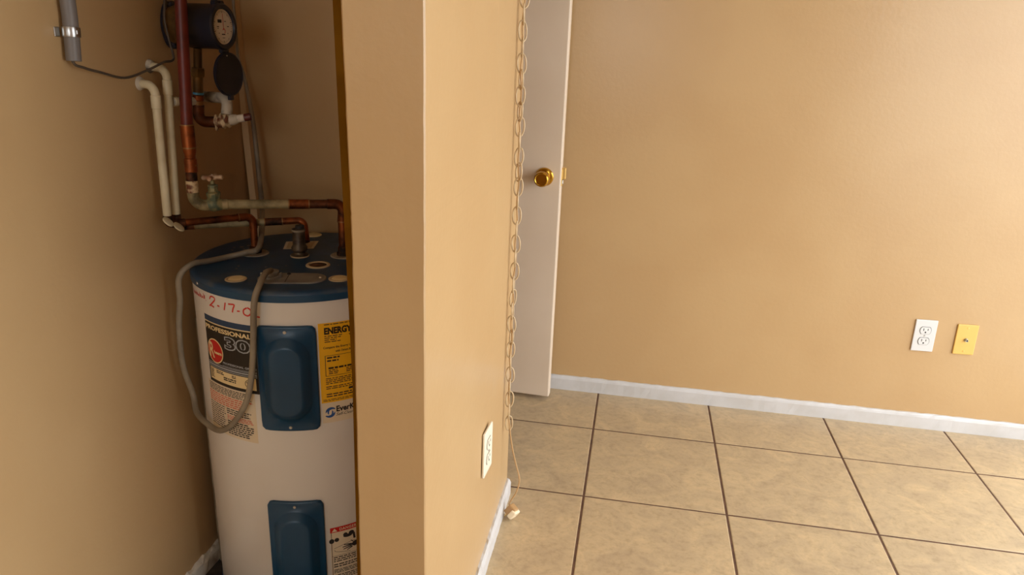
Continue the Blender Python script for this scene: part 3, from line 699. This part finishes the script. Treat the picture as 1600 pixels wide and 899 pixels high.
cyl('run', lerp3(E0, E1, .20), lerp3(E0, E1, .63), .0094, 'patina', cw)
cyl('run_coupling', lerp3(E0, E1, .62), lerp3(E0, E1, .765), .0104, 'copper', cw)
cyl('run', lerp3(E0, E1, .76), lerp3(E0, E1, .93), .0094, 'copperdark', cw)
for t in (.622, .763): revolve('solder_ring', [(.008, -.0012), (.0114, -.0012), (.0114, .0012), (.008, .0012)], lerp3(E0, E1, t), ex, 'solder', cw, 20)
tube('elbow', [lerp3(E0, E1, .895)] + arc_elbow(E0, E1+Vector((.002, 0, 0)), E2, .017) + [Vector((-.617, 1.4705, .868))], .0108, 'copper', cw, 20)
cyl('drop', (-.617, 1.4705, .872), E2, .0097, 'copper', cw)
for z in (.868,): revolve('solder_ring', [(.008, -.0012), (.0116, -.0012), (.0116, .0012), (.008, .0012)], (-.617, 1.4705, z), (0, 0, 1), 'solder', cw, 20)
revolve('nipple', [(0, 0), (.0150, 0), (.0150, .006), (.0125, .009), (.0120, .018), (.0098, .020), (0, .020)], E2+Vector((0, 0, .0005)), (0, 0, 1), 'copperdark', cw, 20)
# hot outlet pipe
hp_ = thing('hot_outlet_pipe', 'short thin copper pipe bending down to the heater top at left', 'pipe', (-.805, 1.432, HT+.003))
H0 = Vector((-.9150, 1.318, .8745)); H1 = Vector((-.8040, 1.4315, .8735)); H2 = Vector((-.805, 1.432, HT+.003))
cyl('run', lerp3(H0, H1, .10), lerp3(H0, H1, .86), .0073, 'copper', hp_)
cyl('end_coupling', lerp3(H0, H1, .02), lerp3(H0, H1, .14), .0086, 'copperdark', hp_)
tube('elbow', [lerp3(H0, H1, .80)] + arc_elbow(H0, H1, H2, .016) + [H1+Vector((0, 0, -.026))], .0085, 'copper', hp_, 18)
cyl('drop', H1+Vector((0, 0, -.022)), H2, .0076, 'copper', hp_)
revolve('solder_ring', [(.006, -.001), (.0093, -.001), (.0093, .001), (.006, .001)], lerp3(H0, H1, .81), H1-H0, 'solder', hp_, 18)
revolve('nipple', [(0, 0), (.0145, 0), (.0145, .006), (.0115, .009), (.0110, .013), (.0078, .015), (0, .015)], H2, (0, 0, 1), 'copperdark', hp_, 8)
# relief drain
rd = thing('relief_drain_pipe', 'weathered horizontal drain pipe behind the copper one, ending at the relief valve', 'pipe', (-.9, 1.35, .86))
D0 = Vector((-.9370, 1.382, .8535)); D1 = Vector((-.7200, 1.499, .8560)); D2 = Vector((-.7030, 1.471, .815))
cyl('end_coupling', lerp3(D0, D1, .0), lerp3(D0, D1, .09), .0088, 'copperdark', rd)
cyl('run', lerp3(D0, D1, .07), lerp3(D0, D1, .70), .0076, 'patina', rd)
cyl('run_coupling', lerp3(D0, D1, .66), lerp3(D0, D1, .82), .0084, 'copperdark', rd)
tube('elbow', [lerp3(D0, D1, .80)] + arc_elbow(D0, D1, D2, .014) + [D2], .0078, 'copper', rd, 18)
for t in (.09, .665, .815): revolve('solder_ring', [(.006, -.001), (.0095, -.001), (.0095, .001), (.006, .001)], lerp3(D0, D1, t), D1-D0, 'solder', rd, 18)
# two white pipes out of the left wall
def white_pipe(W, label, oval):
    t_ = thing('white_water_pipe', label, 'pipe', W[0], 'white pipes dropping from the closet wall')
    W = [Vector(w) for w in W]
    tube('pipe', [W[0]] + arc_elbow(W[0], W[1], W[2], .020) + [W[2]], .0080, 'cpvc', t_, 18)
    cyl('elbow_socket', lerp3(W[1], W[2], .07), lerp3(W[1], W[2], .17), .0092, 'cpvc', t_)
    revolve('wall_caulk', [(0, 0), (.0135, 0), (.0115, .004), (.008, .007), (0, .007)], W[0]+Vector((.0005, 0, 0)), (1, 0, 0), 'dirtypipe', t_, 14)
    e = W[2]; n = Vector(oval[1])-e; 
    tube('lower_elbow', [e+Vector((0, 0, .002))] + arc_elbow(e+Vector((0, 0, .05)), e+Vector((0, 0, -.014)), oval[1], .010) + [Vector(oval[1])], .0086, 'copperdark' , t_, 16)
    c = Vector(oval[0]); c = c+(Vector((0, 0, 1.245))-c)*.008; l = Vector(oval[2]); 
    view = (Vector((0, 0, 1.245))-c).normalized(); l = (l-view*l.dot(view)).normalized(); s_ = view.cross(l); s_ = (s_*.42+view*-.9).normalized(); nn = l.cross(s_).normalized()
    if nn.dot(view) < 0: nn = -nn
    revolve('paint_scab', [(0, -.002), (.0118, -.002), (.0118, .0006), (.0100, .0012), (0, .0012)], c, nn, 'cpvc', t_, 24, up=l)
    return t_
white_pipe([(-.95, 1.312, 1.148), (-.9130, 1.304, 1.146), (-.9150, 1.301, .893)], 'white pipe dropping from the closet wall, nearer of the pair', [(-.9050, 1.288, .8865), (-.9085, 1.320, .8740), (.75, .1, -.65)])
white_pipe([(-.95, 1.348, 1.179), (-.9130, 1.346, 1.175), (-.9150, 1.330, .890)], 'white pipe dropping from the closet wall, rear of the pair', [(-.8980, 1.310, .8715), (-.9310, 1.371, .8556), (.75, .1, -.6)])
# water meter
wm = thing('water_meter', 'black round water meter with white dial and open hanging lid', 'water meter', (-.88, 1.418, 1.20))
MY, MZ = 1.418, 1.2565; ax = Vector((1, -.06, .0)).normalized()
def ma(d): return Vector((-.947, MY+.005, MZ))+ax*d
# wall-side bracket: tall plate with lobes and bolts
V = []; N = 40; F = []
for d in (0, .012):
    for k in range(N):
        a = 2*math.pi*k/N; rr = .036+.010*abs(math.sin(a))**3; V.append(ma(d)+Vector((0, math.cos(a)*rr*.85, math.sin(a)*rr)))
F = [list(range(N)), list(range(N, 2*N))] + [[k, (k+1) % N, N+(k+1) % N, N+k] for k in range(N)]
fb = mk('mounting_flange', V, F, 'meterblack', wm)
for s in (-1, 1):
    for q in (-1, 1): revolve('flange_bolt', [(0, 0), (.0075, 0), (.0075, .007), (.005, .010), (0, .011)], ma(.010)+Vector((0, q*.014, s*.037)), ax, 'meterblack', fb, 8)
revolve('bronze_body', [(0, .010), (.034, .010), (.039, .016), (.0395, .034), (.041, .040), (.041, .046), (0, .046)], ma(0), ax, 'meterbronze', wm, 40)
revolve('register', [(0, .046), (.040, .046), (.0425, .050), (.0425, .108), (.0440, .109), (.0440, .120), (.0415, .123), (.0350, .123), (.0335, .118), (0, .118)], ma(0), ax, 'meterblack', wm, 48)
dc = ma(.1184)
df = revolve('dial_face', [(0, 0), (.0330, 0), (.0330, .0006), (0, .0006)], dc, ax, 'dial', wm, 40)
e_y = Vector((0, 1, 0)); e_y = (e_y-ax*e_y.dot(ax)).normalized(); e_z = Vector((0, 0, 1))
def on_dial(y, z, d=.0012): return dc+ax*d+e_y*y+e_z*z
def dpoly(name, pts, material, d=.0012): return mk(name, [on_dial(y, z, d) for y, z in pts], [list(range(len(pts)))], material, df)
V = []; F = []
for k in range(50):
    a = 2*math.pi*k/50; r0 = .0275 if k % 5 else .0258; w = .00035 if k % 5 else .0006
    b = len(V); c, s = math.cos(a), math.sin(a)
    for (rr, ww) in ((r0, -w), (r0, w), (.0300, w), (.0300, -w)): V.append(on_dial(rr*s+ww*c, rr*c-ww*s))
    F.append([b, b+1, b+2, b+3])
mk('tick_marks', V, F, 'ink', df)
dpoly('odometer_window', [(-.0165, .0075), (-.0035, .0075), (-.0035, .0135), (-.0165, .0135)], 'black')
dpoly('needle', [(-.0009, -.004), (.0009, -.004), (.0006, .0245), (-.0006, .0245)], 'red', .0020)
V = []
for k in range(9):
    a = 2.6-k*.45
    for rr in (.0032, .0050): V.append(on_dial(rr*math.cos(a)+.001, rr*math.sin(a)-.008, .0020))
mk('needle_tail', V, [[2*k, 2*k+1, 2*k+3, 2*k+2] for k in range(8)], 'red', df)
V = []; F = []
for (y, z, w, h) in ((.008, .0105, .006, .0012), (.0165, .001, .006, .0015), (-.0165, 0, .007, .0015), (-.0165, -.003, .005, .001), (.0, -.0140, .011, .0020), (0, -.0205, .008, .0010), (.0145, -.012, .002, .002), (-.014, -.012, .002, .002)):
    b = len(V); V += [on_dial(y-w/2, z-h/2), on_dial(y+w/2, z-h/2), on_dial(y+w/2, z+h/2), on_dial(y-w/2, z+h/2)]; F.append([b, b+1, b+2, b+3])
mk('dial_print', V, F, 'ink', df)
hg = ma(.117)+Vector((0, 0, -.0455))
cyl('lid_hinge', hg+Vector((0, -.012, 0)), hg+Vector((0, .012, 0)), .0048, 'meterblack', wm, 14)
lx = Vector((.99, -.14, 0)).normalized(); lc = hg+Vector((.004, 0, -.0445))
lid = revolve('lid', [(0, 0), (.0425, 0), (.0425, .005), (.0400, .0062), (.0385, .0050), (0, .0045)], lc, lx, 'meterblack', wm, 44)
box('lid_tab', -.004, .004, -.006, .006, -.050, -.040, 'meterblack', lid, .001, 1, T=Matrix.Translation(lc+lx*.003))
for (yy, zz_) in ((-.005, .036), (.034, -.004)): revolve('lid_stud', [(0, 0), (.0016, 0), (.0012, .001), (0, .0012)], lc+lx*.0050+Vector((0, yy, zz_)), lx, 'steel', lid, 8)
for q in (-1, 1):
    revolve('top_lug', [(0, 0), (.006, 0), (.006, .010), (0, .010)], ma(.106)+Vector((0, q*.010, .0435)), ax, 'meterblack', wm, 12)
# brass outlet from the meter down to the spattered fitting and back to the wall
mo = thing('meter_outlet_pipe', 'brass pipe with blue tape under the meter turning to a spattered fitting', 'pipe', (-.89, 1.41, 1.08))
N0 = Vector((-.8860, 1.415, 1.2150)); N1 = Vector((-.8990, 1.4150, 1.0720)); N2 = Vector((-.861, 1.420, 1.0700)); 
def n_(t): return lerp3(N0, N1, t)
cyl('tail_piece', n_(.0), n_(.30), .0082, 'meterbronze', mo)
revolve('union_nut', [(0, 0), (.0130, 0), (.0142, .003), (.0142, .014), (.0130, .017), (0, .017)], n_(.27), N1-N0, 'meterbronze', mo, 6)
cyl('barrel', n_(.36), n_(.64), .0096, 'meterbronze', mo)
revolve('blue_tape', [(.008, 0), (.0105, 0), (.0105, .0042), (.008, .0042)], n_(.605), N1-N0, 'bluetape', mo, 20)
cyl('coupling', n_(.64), n_(.72), .0106, 'copper', mo)
cyl('coupling', n_(.72), n_(.80), .0098, 'solder', mo)
tube('elbow', [n_(.78)] + arc_elbow(N0, N1+Vector((0, 0, -.002)), N2, .014) + [N2], .0112, 'copperdark', mo, 18)
K2 = Vector((-.7960, 1.4420, 1.0830))
def k_(t): return lerp3(N2, K2, t)
V = []; F = []; nn_ = 15; sg = 22
for i in range(nn_+1):
    t_ = -.02+.44*i/nn_; c_ = k_(t_); base = .0128+.0022*math.sin(i*1.7)
    if i in (0, nn_): base = .007
    for q in range(sg):
        a = 2*math.pi*q/sg; rr_ = base*(1+.16*math.sin(3*a+i*.9)+.10*math.sin(5*a-i*1.3)); V.append(c_+Vector((-.1, math.cos(a)*rr_, math.sin(a)*rr_*1.05-.001)).lerp(Vector((0, math.cos(a)*rr_, math.sin(a)*rr_)), 1))
for i in range(nn_):
    for q in range(sg): F.append([i*sg+q, i*sg+(q+1) % sg, (i+1)*sg+(q+1) % sg, (i+1)*sg+q])
F += [list(range(sg)), [nn_*sg+q for q in range(sg)]]
mk('spattered_fitting', V, F, 'paintdrip', mo, True)
tube('grimy_joint', [k_(t) for t in (.36, .44, .52, .60)], [.0098, .0115, .0105, .0088], 'dirtypipe', mo, 16)
cyl('pale_sleeve', k_(.57), k_(.80), .0078, 'dirtywhite', mo)
cyl('red_stub', k_(.79), K2, .0076, 'redpipe', mo)
# grimy elbow from the wall down into the fitting
wp = thing('grimy_elbow_pipe', 'grimy white elbow pipe joining the fitting below the meter lid', 'pipe', (-.838, 1.43, 1.085))
tube('pipe', [Vector((-.949, 1.500, 1.113)), Vector((-.905, 1.468, 1.116))] + arc_elbow((-.905, 1.468, 1.116), (-.842, 1.4350, 1.1180), (-.8430, 1.4280, 1.080), .017) + [Vector((-.8430, 1.4280, 1.086))], .0112, 'dirtypipe', wp, 16)
# white cross stub behind the red riser
ws = thing('white_cross_pipe', 'short white stub pipe crossing behind the red riser', 'pipe', (-.912, 1.36, 1.113))
cyl('stub', (-.9130, 1.352, 1.1130), (-.9010, 1.4080, 1.1110), .0082, 'dirtypipe', ws); cyl('collar', (-.9125, 1.3545, 1.1130), (-.9105, 1.364, 1.1128), .0094, 'cpvc', ws)
# grey conduit on the left wall and its wire
gc = thing('grey_conduit', 'grey conduit strapped to the closet wall, open at its lower end', 'conduit', (-.932, 1.13, 1.19))
tube('tube', [(-.9345, 1.140, CEIL-.004), (-.9345, 1.139, 1.8), (-.9345, 1.136, 1.26), (-.9345, 1.131, 1.192)], .0118, 'conduit', gc, 24)
st = revolve('strap', [(.0116, -.0078), (.0134, -.0078), (.0138, -.006), (.0138, .006), (.0134, .0078), (.0116, .0078)], (-.9345, 1.1345, 1.2375), (0, .05, 1), 'steel', gc, 28)
box('strap_tab', -.9500, -.9480, 1.114, 1.126, 1.230, 1.245, 'steel', st, .0006, 1)
box('strap_nub', -.9235, -.9190, 1.1290, 1.1345, 1.2335, 1.2415, 'steel', st, .0012, 2)
wr = tube('signal_wire', catmull([(-.9345, 1.131, 1.230), (-.934, 1.128, 1.191), (-.9330, 1.150, 1.181), (-.935, 1.190, 1.1725), (-.935, 1.252, 1.161), (-.925, 1.304, 1.173), (-.912, 1.338, 1.1875), (-.9095, 1.3620, 1.1905), (-.9105, 1.3690, 1.2000), (-.9180, 1.3720, 1.228), (-.9260, 1.3760, 1.267), (-.928, 1.385, 1.302), (-.935, 1.40, 1.40), (-.940, 1.41, CEIL-.01)], 6), .0023, 'wire', None, 8)
tag(wr, 'thin brown wire sagging from the grey conduit to the water meter', 'wire')
# flexible power cable looping round the heater
pts = [(-.940, 1.664, CEIL-.01), (-.940, 1.664, 1.70), (-.9385, 1.658, 1.30), (-.9365, 1.656, 1.237), (-.934, 1.652, 1.192), (-.920, 1.648, 1.148), (-.903, 1.640, 1.061), (-.893, 1.630, .98), (-.885, 1.620, .902), (-.873, 1.600, .846), (-.838, 1.530, .812), (-.812, 1.450, .808), (-.775, 1.399, .8185), (-.799, 1.385, .8060), (-.829, 1.372, .7985), (-.850, 1.335, .7975), (-.870, 1.297, .7985), (-.889, 1.279, .774), (-.899, 1.288, .721), (-.905, 1.284, .666), (-.905, 1.282, .579), (-.893, 1.288, .508), (-.872, 1.263, .481), (-.829, 1.232, .476), (-.786, 1.208, .479), (-.748, 1.195, .507), (-.713, 1.190, .559), (-.696, 1.188, .616), (-.688, 1.188, .670), (-.684, 1.188, .711), (-.677, 1.188, .775), (-.673, 1.205, .803), (-.681, 1.245, .812), (-.688, 1.277, .807)]
# the cable on the heater top passes in front of the hot nipple: keep the drop behind it clear
pts = [p for k, p in enumerate(pts) if k not in (10, 11)]
rr = [.0030]*5 + [.0042, .0052, .0056, .0058, .0060] + [.0060]*40
C0 = catmull(pts, 6); RR = []
for k in range(len(C0)): f = k/6; i0 = min(int(f), len(pts)-1); i1 = min(i0+1, len(pts)-1); RR.append(rr[i0]+(rr[i1]-rr[i0])*(f-i0))
pcb = tube('power_cable', C0, RR, 'cable', None, 12)
tag(pcb, 'grey flexible power cable drooping in a loop round the heater', 'cable')
# pale drain pipe standing between the heater and the left wall
dp = thing('standing_drain_pipe', 'pale drain pipe standing between the heater and closet wall', 'pipe', (-.93, 1.376, 0))
cyl('pipe', (-.9265, 1.386, .0036), (-.9262, 1.3880, .645), .0085, 'stand', dp); cyl('foot_coupling', (-.9265, 1.386, .0034), (-.9265, 1.386, .03), .0092, 'stand', dp)
